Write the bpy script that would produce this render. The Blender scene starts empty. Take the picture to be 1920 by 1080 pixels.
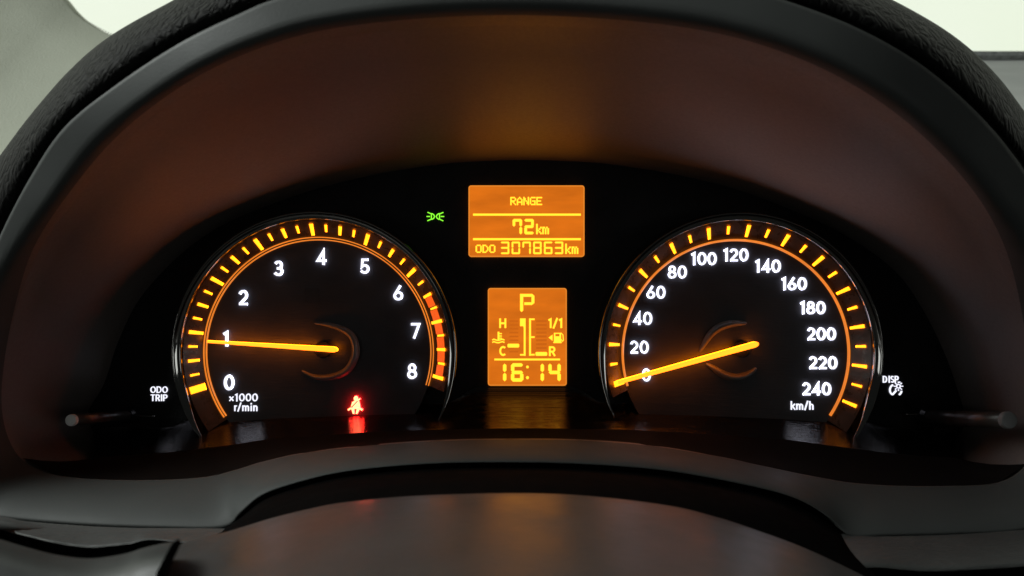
import bpy, bmesh, math, random
from mathutils import Vector, Matrix
random.seed(7)
sc = bpy.context.scene
col = sc.collection
R = math.radians

# ------------------------------------------------------------------ frame
# A view frame (x right, y away from the camera, z up the instrument face) is
# tilted back by TILT, as an instrument binnacle is tilted towards the driver.
D = 0.36                                   # camera to face plate, metres
K = 2 * math.tan(R(30)) / 1920             # 60 degree lens, per photo pixel
TILT = R(18)
RX = Matrix.Rotation(-TILT, 3, 'X')
ORG = Vector((0, 0, 1.0))
def W(v): return RX @ Vector(v) + ORG
def P(px, py, y):
    d = D + y
    return Vector(((px - 960) * K * d, y, (540 - py) * K * d))

# ------------------------------------------------------------------ camera
cam = bpy.data.objects.new('camera', bpy.data.cameras.new('camera'))
col.objects.link(cam)
cam.location = W((0, -D, 0))
cam.rotation_euler = (RX @ Matrix.Rotation(R(90), 3, 'X')).to_euler()
cam.data.sensor_width = 36
cam.data.angle = R(60)
cam.data.clip_start = 0.01
cam.data.clip_end = 100
cam.data.dof.use_dof = True
cam.data.dof.focus_distance = D - 0.008
cam.data.dof.aperture_fstop = 20
sc.camera = cam

# ------------------------------------------------------------------ world and lamps
wd = bpy.data.worlds.new('World'); sc.world = wd; wd.use_nodes = True
bg = wd.node_tree.nodes['Background']
bg.inputs[0].default_value = (0.92, 1.0, 0.95, 1); bg.inputs[1].default_value = 0.02
def area(name, loc, target, sx, sy, power, colr):
    l = bpy.data.lights.new(name, 'AREA'); l.shape = 'RECTANGLE'
    l.size = sx; l.size_y = sy; l.energy = power; l.color = colr
    o = bpy.data.objects.new(name, l); col.objects.link(o)
    a, b = W(loc), W(target)
    o.location = a; o.rotation_euler = (b - a).to_track_quat('-Z', 'Y').to_euler()
    return o
area('side_window_light', (-0.72, -0.30, 0.60), (0.0, -0.10, -0.05), 0.45, 0.35, 10.0, (0.95, 1.0, 0.96))

for sx_ in (-1, 1):                        # the two rear side windows, seen in the chrome
    area('rear_window_light', (sx_ * 1.0, -1.15, -0.06), (0, 0, -0.02), 0.45, 0.24, 0.7, (0.95, 1.0, 0.97))

vs = sc.view_settings
vs.view_transform = 'Standard'; vs.look = 'None'; vs.gamma = 1; vs.exposure = 0
vs.use_curve_mapping = False
sc.render.engine = 'CYCLES'
sc.cycles.use_denoising = True
sc.cycles.max_bounces = 8
sc.cycles.sample_clamp_indirect = 4

# ------------------------------------------------------------------ materials
def new_mat(name):
    m = bpy.data.materials.new(name); m.use_nodes = True
    nt = m.node_tree
    return m, nt, nt.nodes['Principled BSDF']
def tex_vec(nt, scale=(1, 1, 1)):
    tc = nt.nodes.new('ShaderNodeTexCoord'); mp = nt.nodes.new('ShaderNodeMapping')
    nt.links.new(tc.outputs['Object'], mp.inputs[0]); mp.inputs['Scale'].default_value = scale
    return mp.outputs[0]
def noise(nt, vec, scale, detail=3, rough=0.55):
    n = nt.nodes.new('ShaderNodeTexNoise'); n.inputs['Scale'].default_value = scale
    n.inputs['Detail'].default_value = detail; n.inputs['Roughness'].default_value = rough
    nt.links.new(vec, n.inputs['Vector'])
    return n.outputs['Fac']
def ramp(nt, fac, stops):
    r = nt.nodes.new('ShaderNodeValToRGB'); e = r.color_ramp.elements
    while len(e) < len(stops): e.new(0.5)
    for el, (p, c) in zip(e, stops):
        el.position = p; el.color = (c[0], c[1], c[2], 1) if not isinstance(c, float) else (c, c, c, 1)
    nt.links.new(fac, r.inputs[0]); return r.outputs[0]
def bump(nt, b, height, strength, dist):
    n = nt.nodes.new('ShaderNodeBump'); n.inputs['Strength'].default_value = strength
    n.inputs['Distance'].default_value = dist
    nt.links.new(height, n.inputs['Height']); nt.links.new(n.outputs[0], b.inputs['Normal'])
def plastic(name, c, rough=0.5, spec=0.5, var=0.25, vscale=60, grain=None, gdist=0.0003, gstr=0.4, aniso=(1, 1, 1), metal=0.0):
    m, nt, b = new_mat(name)
    f = noise(nt, tex_vec(nt), vscale, 4)
    lo = [x * (1 - var) for x in c]; hi = [x * (1 + var) for x in c]
    nt.links.new(ramp(nt, f, [(0.3, lo), (0.7, hi)]), b.inputs['Base Color'])
    rf = ramp(nt, noise(nt, tex_vec(nt), vscale * 2.3, 3), [(0.3, max(0.02, rough - 0.07)), (0.7, rough + 0.07)])
    nt.links.new(rf, b.inputs['Roughness'])
    b.inputs['Specular IOR Level'].default_value = spec
    b.inputs['Metallic'].default_value = metal
    if grain: bump(nt, b, noise(nt, tex_vec(nt, aniso), grain, 3, 0.6), gstr, gdist)
    return m
def glow(name, c, strength=1.0, var=0.0, vscale=300, vec=(1, 1, 1)):
    m, nt, b = new_mat(name)
    b.inputs['Base Color'].default_value = (0.02, 0.02, 0.02, 1)
    b.inputs['Roughness'].default_value = 0.4
    b.inputs['Emission Strength'].default_value = strength
    if var:
        f = noise(nt, tex_vec(nt, vec), vscale, 3)
        nt.links.new(ramp(nt, f, [(0.3, [x * (1 - var) for x in c]), (0.7, [x * (1 + var) for x in c])]), b.inputs['Emission Color'])
    else:
        b.inputs['Emission Color'].default_value = (*c, 1)
    return m

M = {}
M['face'] = plastic('black_face', (0.008, 0.008, 0.009), 0.3, 0.4, 0.3, 40)
M['shelf'] = plastic('gloss_shelf', (0.006, 0.006, 0.006), 0.03, 0.7, 0.3, 50, grain=110, gdist=0.0003, gstr=0.8, aniso=(0.04, 14, 14))
M['dial'] = plastic('dial_face', (0.026, 0.024, 0.027), 0.42, 0.4, 0.35, 45, grain=150, gdist=0.0003, gstr=0.35, aniso=(1.2, 10, 10))
def add_glow(m, c):
    b = m.node_tree.nodes['Principled BSDF']; b.inputs['Emission Color'].default_value = (*c, 1); b.inputs['Emission Strength'].default_value = 1
M['ridge'] = plastic('hub_ridge', (0.10, 0.09, 0.085), 0.35, 0.5, 0.2, 60)
M['ridge_dark'] = plastic('unlit_window', (0.016, 0.015, 0.017), 0.4, 0.4, 0.3, 200)
M['dish'] = plastic('smoked_dish', (0.032, 0.022, 0.017), 0.3, 0.5, 0.4, 120, grain=500, gdist=0.0002, gstr=0.3)
add_glow(M['dish'], (0.004, 0.0012, 0.0003))     # edge-lit translucent ring
M['shroud'] = plastic('shroud_plastic', (0.115, 0.096, 0.085), 0.52, 0.85, 0.05, 420, grain=900, gdist=0.0002, gstr=0.15)
M['floor'] = plastic('floor_plastic', (0.007, 0.006, 0.0055), 0.85, 0.05, 0.1, 30)
M['bezel'] = plastic('bezel_plastic', (0.058, 0.062, 0.060), 0.6, 0.25, 0.08, 25, grain=1400, gdist=0.0002, gstr=0.25)
M['trim'] = plastic('grained_trim', (0.055, 0.057, 0.055), 0.55, 0.35, 0.1, 60, grain=260, gdist=0.001, gstr=0.5, aniso=(1, 3, 3))
M['rubber'] = plastic('black_rubber', (0.0015, 0.0015, 0.0015), 0.9, 0.03, 0.2, 80)
M['gap'] = plastic('gap_lining', (0.012, 0.012, 0.0115), 0.8, 0.1, 0.2, 80)  # near-black colour that stands for shade under the trim
M['column'] = plastic('column_plastic', (0.038, 0.036, 0.034), 0.36, 0.75, 0.06, 20, grain=420, gdist=0.0004, gstr=0.25, aniso=(1, 3, 1))
M['wheel'] = plastic('wheel_plastic', (0.028, 0.03, 0.029), 0.5, 0.4, 0.1, 30)
M['knob'] = plastic('knob_rod', (0.04, 0.032, 0.028), 0.35, 0.5, 0.2, 90)
M['knob_cap'] = plastic('knob_cap', (0.85, 0.85, 0.83), 0.5, 0.4, 0.08, 300)  # left cap coloured pale, as lit from the side window
M['knob_cap_dark'] = plastic('knob_cap_dark', (0.17, 0.17, 0.17), 0.5, 0.4, 0.08, 300)  # right cap coloured darker, as farther from the side window
M['pillar'] = plastic('pillar_fabric', (0.38, 0.395, 0.325), 0.85, 0.2, 0.06, 8, grain=700, gdist=0.0012, gstr=0.7)
M['dash'] = plastic('dash_top', (0.42, 0.43, 0.43), 0.7, 0.3, 0.06, 12, grain=500, gdist=0.001, gstr=0.4)
M['seal'] = plastic('seal_rubber', (0.26, 0.27, 0.26), 0.8, 0.2, 0.3, 200, grain=700, gdist=0.001)
M['frit'] = plastic('frit_ink', (0.16, 0.17, 0.14), 0.7, 0.2, 0.2, 200)
M['chrome'], nt, b = new_mat('chrome')
b.inputs['Base Color'].default_value = (0.27, 0.26, 0.25, 1); b.inputs['Metallic'].default_value = 1
nt.links.new(ramp(nt, noise(nt, tex_vec(nt), 90, 3), [(0.3, 0.03), (0.7, 0.07)]), b.inputs['Roughness'])

# leather-grained hood: stretched wrinkles
M['hood'], nt, b = new_mat('grained_hood')
v = tex_vec(nt, (1, 1, 1))
nv = nt.nodes.new('ShaderNodeTexNoise'); nv.inputs['Scale'].default_value = 140; nt.links.new(v, nv.inputs['Vector'])
mx = nt.nodes.new('ShaderNodeMix'); mx.data_type = 'VECTOR'; mx.inputs[0].default_value = 0.006
nt.links.new(v, mx.inputs[4]); nt.links.new(nv.outputs['Color'], mx.inputs[5])
mp2 = nt.nodes.new('ShaderNodeMapping'); mp2.inputs['Rotation'].default_value = (0, R(-32), 0); mp2.inputs['Scale'].default_value = (1.0, 0.6, 0.28)
nt.links.new(mx.outputs[1], mp2.inputs[0])
vo = nt.nodes.new('ShaderNodeTexVoronoi'); vo.inputs['Scale'].default_value = 430; vo.feature = 'DISTANCE_TO_EDGE'
nt.links.new(mp2.outputs[0], vo.inputs['Vector'])
hr = ramp(nt, vo.outputs['Distance'], [(0.0, 0.0), (0.25, 1.0)])
bump(nt, b, hr, 0.9, 0.00045)
nt.links.new(ramp(nt, noise(nt, v, 60, 4), [(0.3, (0.005, 0.005, 0.005)), (0.7, (0.009, 0.009, 0.0087))]), b.inputs['Base Color'])
b.inputs['Roughness'].default_value = 0.6; b.inputs['Specular IOR Level'].default_value = 0.05

M['white'] = glow('lit_white', (0.95, 0.96, 1.12), 1.25)
M['white_edge'] = glow('lit_white_edge', (0.9, 0.93, 1.15), 5.0)  # numeral sides made brighter than the front, added to throw a halo
M['white_dim'] = glow('lit_white_small', (0.95, 0.96, 1.1), 1.1)
M['amber'] = glow('lit_amber', (2.6, 0.95, 0.022), 1.0)
M['needle'] = glow('lit_needle', (4.0, 0.72, 0.03), 1.0)
M['amber_edge'] = glow('lit_amber_edge', (11.0, 2.3, 0.03), 1.0)  # tick and needle sides made brighter, added for orange glow around them
M['arc'] = glow('lit_arc', (0.84, 0.215, 0.022), 1.0, 0.12, 60)
M['red_block'] = glow('lit_red_block', (0.95, 0.11, 0.008), 1.0, 0.06, 200)
M['belt'] = glow('lit_belt', (3.2, 1.25, 0.5), 1.0)
M['belt_edge'] = glow('lit_belt_edge', (38.0, 0.45, 0.4), 1.0)  # symbol sides made brighter than the front, added for the red halo
M['green'] = glow('lit_green', (0.34, 1.3, 0.05), 1.0)
M['screen'] = glow('lit_screen', (0.70, 0.155, 0.006), 1.0, 0.14, 45, (1, 1, 4))
M['screen_edge'] = glow('lit_screen_edge', (0.80, 0.235, 0.022), 1.0)
M['segment'] = glow('lit_segment', (2.4, 0.98, 0.045), 1.0)
M['ghost'] = glow('unlit_segment', (0.60, 0.125, 0.005), 1.0)
M['sky'], nt, b = new_mat('overcast_sky')
em = nt.nodes.new('ShaderNodeEmission')
nt.links.new(ramp(nt, noise(nt, tex_vec(nt), 0.5, 2), [(0.3, (0.88, 0.93, 0.79)), (0.7, (0.96, 0.99, 0.90))]), em.inputs[0])
em.inputs[1].default_value = 1.0
nt.links.new(em.outputs[0], nt.nodes['Material Output'].inputs[0])
M['glass'], nt, b = new_mat('windscreen_glass')
tr = nt.nodes.new('ShaderNodeBsdfTransparent'); tr.inputs[0].default_value = (0.97, 0.99, 0.96, 1)
gl = nt.nodes.new('ShaderNodeBsdfGlossy'); gl.inputs['Roughness'].default_value = 0.02
mxs = nt.nodes.new('ShaderNodeMixShader'); fr = nt.nodes.new('ShaderNodeFresnel'); fr.inputs[0].default_value = 1.2
nt.links.new(fr.outputs[0], mxs.inputs[0]); nt.links.new(tr.outputs[0], mxs.inputs[1]); nt.links.new(gl.outputs[0], mxs.inputs[2])
nt.links.new(mxs.outputs[0], nt.nodes['Material Output'].inputs[0])

# ------------------------------------------------------------------ object helpers
def thing(name, label, cat, base, group=None):
    o = bpy.data.objects.new(name, None); col.objects.link(o)
    o.empty_display_size = 0.02
    o.location = W(base); o['label'] = label; o['category'] = cat
    if group: o['group'] = group
    return o
def offset_of(p):
    l = Vector((0, 0, 0))
    while p is not None: l += p.location; p = p.parent
    return l
def mesh(name, verts, faces, mat, parent=None, smooth=False, label=None, cat=None, kind=None):
    off = offset_of(parent)
    me = bpy.data.meshes.new(name)
    me.from_pydata([W(v) - off for v in verts], [], faces)
    bm = bmesh.new(); bm.from_mesh(me)
    bmesh.ops.recalc_face_normals(bm, faces=bm.faces); bm.to_mesh(me); bm.free()
    me.materials.append(M[mat] if isinstance(mat, str) else mat)
    if smooth:
        for p in me.polygons: p.use_smooth = True
    o = bpy.data.objects.new(name, me); col.objects.link(o)
    if parent is not None: o.parent = parent
    if label: o['label'] = label
    if cat: o['category'] = cat
    if kind: o['kind'] = kind
    return o
def grid_faces(nr, nc, closed=False, base=0):
    f = []
    for i in range(nr - 1):
        for j in range(nc if closed else nc - 1):
            k = (j + 1) % nc
            f.append((base + i * nc + j, base + i * nc + k, base + (i + 1) * nc + k, base + (i + 1) * nc + j))
    return f
def catmull(pts, n, closed):
    """n samples per span through pts (tuples)"""
    out = []; N = len(pts); dim = len(pts[0])
    spans = N if closed else N - 1
    g = (lambda i: pts[i % N]) if closed else (lambda i: pts[min(max(i, 0), N - 1)])
    for i in range(spans):
        a, b_, c, d = g(i - 1), g(i), g(i + 1), g(i + 2)
        for k in range(n):
            t = k / n
            out.append(tuple(0.5 * (2 * b_[q] + (c[q] - a[q]) * t + (2 * a[q] - 5 * b_[q] + 4 * c[q] - d[q]) * t * t + (3 * b_[q] - a[q] - 3 * c[q] + d[q]) * t ** 3) for q in range(dim)))
    if not closed: out.append(tuple(pts[-1]))
    return out
def interp(tab, x):
    if x <= tab[0][0]: return tab[0][1]
    for (x0, y0), (x1, y1) in zip(tab, tab[1:]):
        if x <= x1: return y0 + (y1 - y0) * (x - x0) / (x1 - x0)
    return tab[-1][1]
def sstep(a, b, x):
    t = min(max((x - a) / (b - a), 0), 1); return t * t * (3 - 2 * t)

# raised outlines: list of polygons in photo pixels, standing e proud of depth y
class Raised:
    def __init__(s, y, e): s.v = []; s.f = []; s.y = y; s.e = e
    def _add(s, pts, e):
        i = len(s.v)
        for (x, z) in pts: s.v.append(P(x, z, s.y))
        for (x, z) in pts: s.v.append(P(x, z, s.y) + Vector((0, -e, 0)))
        return i
    def poly(s, pts, de=0.0):
        n = len(pts); i = s._add(pts, s.e + de)
        s.f.append(tuple(i + n + k for k in range(n)))
        for k in range(n): s.f.append((i + k, i + (k + 1) % n, i + n + (k + 1) % n, i + n + k))
    def rect(s, x0, y0, x1, y1, de=0.0): s.poly([(x0, y0), (x1, y0), (x1, y1), (x0, y1)], de)
    def disc(s, cx, cy, r, n=16, de=0.0): s.poly([(cx + r * math.cos(2 * math.pi * k / n), cy + r * math.sin(2 * math.pi * k / n)) for k in range(n)], de)
    def ribbon(s, pts, w, closed=False, de=0.0):
        n = len(pts); h = w / 2; L = []; Rr = []
        for i in range(n):
            p = Vector(pts[i])
            a = Vector(pts[(i - 1) % n]) if (closed or i > 0) else None
            c = Vector(pts[(i + 1) % n]) if (closed or i < n - 1) else None
            d1 = (p - a).normalized() if a is not None else None
            d2 = (c - p).normalized() if c is not None else None
            if d1 is None: d1 = d2
            if d2 is None: d2 = d1
            n1 = Vector((-d1.y, d1.x)); n2 = Vector((-d2.y, d2.x))
            m = n1 + n2
            if m.length < 1e-4: m = n1
            m.normalize(); sc_ = min(1 / max(m.dot(n1), 0.2), 2.4)
            L.append(p + m * h * sc_); Rr.append(p - m * h * sc_)
        i0 = s._add([tuple(q) for q in L], s.e + de); i1 = s._add([tuple(q) for q in Rr], s.e + de)
        for k in range(n if closed else n - 1):
            q = (k + 1) % n
            s.f.append((i0 + n + k, i0 + n + q, i1 + n + q, i1 + n + k))
            s.f.append((i0 + k, i0 + q, i0 + n + q, i0 + n + k))
            s.f.append((i1 + k, i1 + q, i1 + n + q, i1 + n + k))
        if not closed:
            for k in (0, n - 1): s.f.append((i0 + k, i1 + k, i1 + n + k, i0 + n + k))
    def build(s, name, mat, parent, label=None, edge=None):
        o = mesh(name, s.v, s.f, mat, parent, label=label)
        if edge:
            o.data.materials.append(M[edge]); yv = RX @ Vector((0, 1, 0))
            for p in o.data.polygons:
                if abs(p.normal.dot(yv)) < 0.7: p.material_index = 1
        return o

# ---- stroke lettering, unit cap height, origin bottom-left
def arc(cx, cy, rx, ry, a0, a1, n=14):
    return [(cx + rx * math.cos(R(a0 + (a1 - a0) * k / n)), cy + ry * math.sin(R(a0 + (a1 - a0) * k / n))) for k in range(n + 1)]
def ring(cx, cy, rx, ry, n=28): return ('c', arc(cx, cy, rx, ry, 90, 450, n)[:-1])
def o_(pts): return ('o', pts)
GL = {
 '0': (0.66, [ring(.33, .5, .25, .42)]),
 '1': (0.36, [o_([(0.0, .80), (.20, .915), (.20, 0)])]),
 '2': (0.62, [o_(arc(.29, .66, .22, .255, 165, -38, 12) + [(.10, .11)]), o_([(.04, .085), (.57, .085)])]),
 '3': (0.62, [o_(arc(.28, .70, .20, .215, 155, -90, 12)), o_(arc(.28, .295, .24, .215, 90, -155, 14)), o_([(.2, .49), (.3, .49)])]),
 '4': (0.66, [o_([(.46, 0), (.46, .92), (.09, .27), (.64, .27)])]),
 '5': (0.62, [o_([(.54, .915), (.17, .915), (.12, .47)] + arc(.29, .32, .24, .235, 128, -152, 14))]),
 '6': (0.64, [ring(.31, .305, .235, .225), o_([(.45, .97), (.13, .45)])]),
 '7': (0.60, [o_([(.02, .915), (.53, .915), (.20, 0)])]),
 '8': (0.64, [ring(.31, .715, .185, .205, 22), ring(.31, .295, .235, .215)]),
 'O': (0.84, [ring(.40, .5, .33, .42)]),
 'D': (0.78, [('c', [(.08, .08), (.08, .92), (.30, .92)] + arc(.30, .5, .36, .42, 80, -80, 12) + [(.30, .08)])]),
 'T': (0.66, [o_([(.0, .92), (.62, .92)]), o_([(.31, .92), (.31, 0)])]),
 'R': (0.70, [o_([(.08, 0), (.08, .92), (.32, .92)] + arc(.34, .69, .20, .23, 85, -85, 8) + [(.10, .46)]), o_([(.32, .46), (.58, 0)])]),
 'I': (0.26, [o_([(.10, 0), (.10, 1)])]),
 'P': (0.66, [o_([(.08, 0), (.08, .92), (.32, .92)] + arc(.34, .68, .21, .24, 85, -85, 8) + [(.10, .44)])]),
 'S': (0.64, [o_(arc(.30, .71, .21, .21, 35, 250, 10) + arc(.30, .29, .22, .21, 70, -145, 10))]),
 '.': (0.2, [o_([(.08, 0), (.08, .17)])]),
 'k': (0.56, [o_([(.08, 0), (.08, 1)]), o_([(.50, .68), (.12, .32)]), o_([(.22, .40), (.52, 0)])]),
 'm': (0.92, [o_([(.08, 0), (.08, .70)]), o_(arc(.25, .42, .16, .22, 175, 0, 8) + [(.41, 0)]), o_(arc(.58, .42, .16, .22, 175, 0, 8) + [(.74, 0)])]),
 'n': (0.58, [o_([(.08, 0), (.08, .70)]), o_(arc(.26, .42, .17, .22, 175, 0, 8) + [(.43, 0)])]),
 'r': (0.36, [o_([(.08, 0), (.08, .70)]), o_(arc(.28, .40, .19, .24, 170, 80, 6))]),
 'i': (0.24, [o_([(.08, 0), (.08, .68)]), o_([(.08, .82), (.08, 1)])]),
 'h': (0.58, [o_([(.08, 0), (.08, 1)]), o_(arc(.26, .42, .17, .22, 175, 0, 8) + [(.43, 0)])]),
 '/': (0.44, [o_([(.0, -.05), (.36, 1.05)])]),
 'x': (0.60, [o_([(.05, .08), (.48, .60)]), o_([(.05, .60), (.48, .08)])]),
 'H': (0.74, [o_([(.09, 0), (.09, 1)]), o_([(.61, 0), (.61, 1)]), o_([(.09, .5), (.61, .5)])]),
 'C': (0.72, [o_(arc(.38, .5, .29, .42, 48, 312, 16))]),
 ' ': (0.3, []),
}
def write(rs, text, cx, cy, h, w=0.16, sx=1.0, gap=0.06, lean=0.0):
    """text centred on photo pixel (cx, cy), cap height h pixels"""
    tot = sum(GL[c][0] * sx + gap for c in text) - gap
    x = cx - tot * h / 2; dk = 0
    for c in text:
        adv, st = GL[c]
        for kind, pts in st:
            q = [(x + (p[0] * sx + lean * (p[1] - .5)) * h, cy + h / 2 - p[1] * h) for p in pts]
            rs.ribbon(q, w * h, kind == 'c', de=dk * 0.00002); dk += 1
        x += (adv * sx + gap) * h
def text_part(name, text, cx, cy, h, mat, parent, y, e=0.0012, **kw):
    rs = Raised(y, e); write(rs, text, cx, cy, h, **kw); return rs.build(name, mat, parent, edge='white_edge' if mat == 'white' else None)

# ------------------------------------------------------------------ lathe arcs about a gauge centre
def sweep(center, prof, a0, a1, n, closed_prof=False, cap=True):
    """prof: (radius in metres, y offset); angles in degrees, counter-clockwise seen by the driver"""
    v = []; m = len(prof)
    for i in range(n + 1):
        a = R(a0 + (a1 - a0) * i / n)
        for (r, dy) in prof: v.append(center + Vector((r * math.cos(a), dy, r * math.sin(a))))
    f = []
    for i in range(n):
        for j in range(m if closed_prof else m - 1):
            k = (j + 1) % m
            f.append((i * m + j, i * m + k, (i + 1) * m + k, (i + 1) * m + j))
    if closed_prof and cap:
        f.append(tuple(range(m))); f.append(tuple(n * m + j for j in range(m)))
    return v, f

def tube(p0, p1, r0, r1, n=24, rings=None, cap=True):
    p0, p1 = Vector(p0), Vector(p1); ax = (p1 - p0).normalized()
    u = ax.orthogonal().normalized(); w = ax.cross(u)
    rings = rings or [(0, r0), (1, r1)]
    v = []
    for (t, r) in rings:
        c = p0.lerp(p1, t)
        for k in range(n):
            a = 2 * math.pi * k / n; v.append(c + (u * math.cos(a) + w * math.sin(a)) * r)
    f = grid_faces(len(rings), n, True)
    if cap: f.append(tuple(range(n))); f.append(tuple((len(rings) - 1) * n + k for k in range(n)))
    return v, f

# ================================================================== SETTING
# sky seen through the windscreen
v = []; nr, nc = 10, 24
for i in range(nr):
    for j in range(nc):
        a = R(-75 + 150 * j / (nc - 1)); e = R(-14 + 88 * i / (nr - 1))
        v.append((9 * math.sin(a) * math.cos(e), 9 * math.cos(a) * math.cos(e), 9 * math.sin(e)))
mesh('sky', v, grid_faces(nr, nc), 'sky', smooth=True, kind='structure')

# windscreen pane, leaning, beyond the dashboard
ws = thing('windscreen', 'clear windscreen pane with bright white daylight behind the dark hood', 'windscreen', P(960, 100, 0.62))
v = []
for i in range(9):
    for j in range(17):
        px = -700 + 3300 * j / 16; t = i / 8
        yy = 0.66 - 0.20 * t - 0.10 * (abs(px - 960) / 1650) ** 2
        q = P(px, 118, 0.66); v.append(Vector((q.x, yy, q.z + 0.40 * t)))
n = len(v); v += [q + Vector((0, 0.004, 0)) for q in v]
f = grid_faces(9, 17) + grid_faces(9, 17, base=n)
mesh('pane', v, f, 'glass', ws, smooth=True)

# dashboard top running to the windscreen, with the rubber seal at its far edge
dt = thing('dashboard_top', 'pale grey grained dashboard top running to the windscreen edge', 'dashboard', P(1700, 300, 0.2))
v = []; NR, NC = 8, 40
for i in range(NR):
    t = i / (NR - 1)
    for j in range(NC):
        px = -700 + 3300 * j / (NC - 1)
        q = P(px, 113, 0.60)
        near = P(px, 214, 0.26)
        x = q.x; y = 0.60 + (0.02 - 0.60) * t
        z = q.z + (near.z - q.z) * (0.60 - y) / 0.34
        v.append(Vector((x, y, z - 0.12 * sstep(900, 300, px))))
v2 = [q + Vector((0, 0.01, -0.02)) for q in v]
mesh('top_skin', v + v2, grid_faces(NR, NC) + grid_faces(NR, NC, base=len(v)), 'dash', dt, smooth=True)
sv, sf = [], []
a, bq = P(-700, 104, 0.602), P(2600, 104, 0.602)
for (dy, dz) in ((0, -0.002), (-0.004, 0.001), (-0.004, 0.0035), (0.002, 0.005), (0.012, 0.004), (0.012, -0.002)):
    pass
prof = [(0.0, -0.0045), (-0.003, 0.0), (-0.002, 0.005), (0.006, 0.006), (0.014, 0.004), (0.014, -0.0045)]
for X in (a.x, bq.x):
    for (dy, dz) in prof: sv.append(Vector((X, 0.605 + dy, a.z + dz)))
m_ = len(prof)
sf = [(k, (k + 1) % m_, m_ + (k + 1) % m_, m_ + k) for k in range(m_)]
mesh('seal', sv, sf, 'seal', dt)
# black strip standing in for the shadow gap under the seal
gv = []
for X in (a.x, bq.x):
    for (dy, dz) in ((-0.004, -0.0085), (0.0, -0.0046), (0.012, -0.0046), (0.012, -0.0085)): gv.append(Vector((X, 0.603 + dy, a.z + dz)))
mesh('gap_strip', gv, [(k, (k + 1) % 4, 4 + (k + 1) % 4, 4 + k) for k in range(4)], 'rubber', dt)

# roof pillar trim on the driver's side
ap = thing('pillar_trim', 'pale grey-green fabric pillar trim with dotted edge against the white windscreen', 'pillar trim', P(60, 300, 0.42))
edge = catmull([(20, -130), (70, -55), (112, -4), (134, 22), (162, 44), (206, 67), (270, 92), (360, 118), (480, 140)], 6, False)
v = []; NR = len(edge); NC = 14
for (ex, ey) in edge:
    for j in range(NC):
        t = j / (NC - 1)
        px = ex + (-520 - ex) * t; py = ey + (ey * 0.2 + 800 - ey) * t * 0.8
        y = 0.50 - 0.12 * math.sin(t * 1.9) - 0.10 * t
        v.append(P(px, py, y))
nb = len(v); v += [q + Vector((0.004, 0.012, 0)) for q in v]
f = grid_faces(NR, NC) + grid_faces(NR, NC, base=nb) + [(i * NC, (i + 1) * NC, nb + (i + 1) * NC, nb + i * NC) for i in range(NR - 1)]
mesh('trim_panel', v, f, 'pillar', ap, smooth=True)
# dotted ceramic border just beyond the trim edge
dv = []; df = []
dense = catmull([(20, -130), (70, -55), (112, -4), (134, 22), (162, 44), (206, 67), (270, 92), (360, 118)], 40, False)
acc = 0; last = dense[0]
for q in dense[1:]:
    acc += math.dist(q, last); 
    if acc > 4.4:
        acc = 0
        dx, dy = q[0] - last[0], q[1] - last[1]; l = math.hypot(dx, dy) or 1
        for off, rr in ((0.9, 1.75), (4.4, 1.1)):
            c = (q[0] + dy / l * off, q[1] - dx / l * off)
            i = len(dv)
            for e in (0, 0.001):
                for k in range(7): dv.append(P(c[0] + rr * math.cos(k * 0.8976), c[1] + rr * math.sin(k * 0.8976), 0.505) + Vector((0, e, 0)))
            df.append(tuple(range(i, i + 7))); df += [(i + k, i + (k + 1) % 7, i + 7 + (k + 1) % 7, i + 7 + k) for k in range(7)]
    last = q
d = mesh('border_dots', dv, df, 'frit', ap); d['kind'] = 'stuff'

# ================================================================== BINNACLE
ST = [  # face edge L0, lip inner edge L1, lip outer seam L3
 ((960,812),(960,824),(960,867)), ((840,812),(820,827),(800,870)), ((720,816),(690,836),(650,884)),
 ((620,822),(580,848),(555,906)), ((530,832),(500,864),(490,930)), ((460,840),(440,882),(450,964)),
 ((400,846),(390,894),(418,991)), ((340,850),(310,900),(300,991)), ((270,850),(200,900),(150,985)),
 ((215,842),(100,890),(0,972)), ((180,815),(35,855),(-90,955)), ((165,775),(5,780),(-110,800)),
 ((195,720),(8,680),(-80,660)), ((222,640),(35,570),(-35,540)), ((262,560),(75,470),(0,442)),
 ((330,485),(140,380),(58,330)), ((400,432),(220,285),(122,237)), ((480,394),(300,212),(218,159)),
 ((590,355),(405,145),(333,83)), ((700,328),(530,95),(444,28)), ((790,313),(650,68),(540,-8)),
 ((870,304),(800,55),(750,-45)), ((985,300),(960,50),(960,-58)), ((1100,304),(1120,56),(1180,-48)),
 ((1180,313),(1270,72),(1380,-24)), ((1270,328),(1400,100),(1500,10)), ((1380,355),(1530,150),(1613,55)),
 ((1500,400),(1640,215),(1720,116)), ((1600,450),(1730,290),(1817,196)), ((1680,510),(1810,380),(1900,290)),
 ((1730,580),(1870,480),(1975,410)), ((1770,660),(1910,590),(2020,540)), ((1795,730),(1932,700),(2040,680)),
 ((1808,780),(1938,790),(2050,800)), ((1795,820),(1925,870),(2030,960)), ((1740,842),(1870,906),(1920,994)),
 ((1670,846),(1760,912),(1780,1002)), ((1600,845),(1670,911),(1660,1005)), ((1530,840),(1590,905),(1596,1006)),
 ((1460,834),(1500,889),(1556,972)), ((1400,828),(1420,872),(1500,938)), ((1320,822),(1340,855),(1420,914)),
 ((1220,816),(1220,836),(1260,884)), ((1100,812),(1090,826),(1110,871)) ]
SUB = 6
L0 = catmull([(*s[0], 0.0) for s in ST], SUB, True)
L1 = catmull([(*s[1], -0.055 - 0.062 * sstep(640, 60, s[1][1])) for s in ST], SUB, True)
L3 = catmull([(*s[2], -0.076 - 0.056 * sstep(640, 0, s[2][1])) for s in ST], SUB, True)
NL = len(L0)
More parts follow.
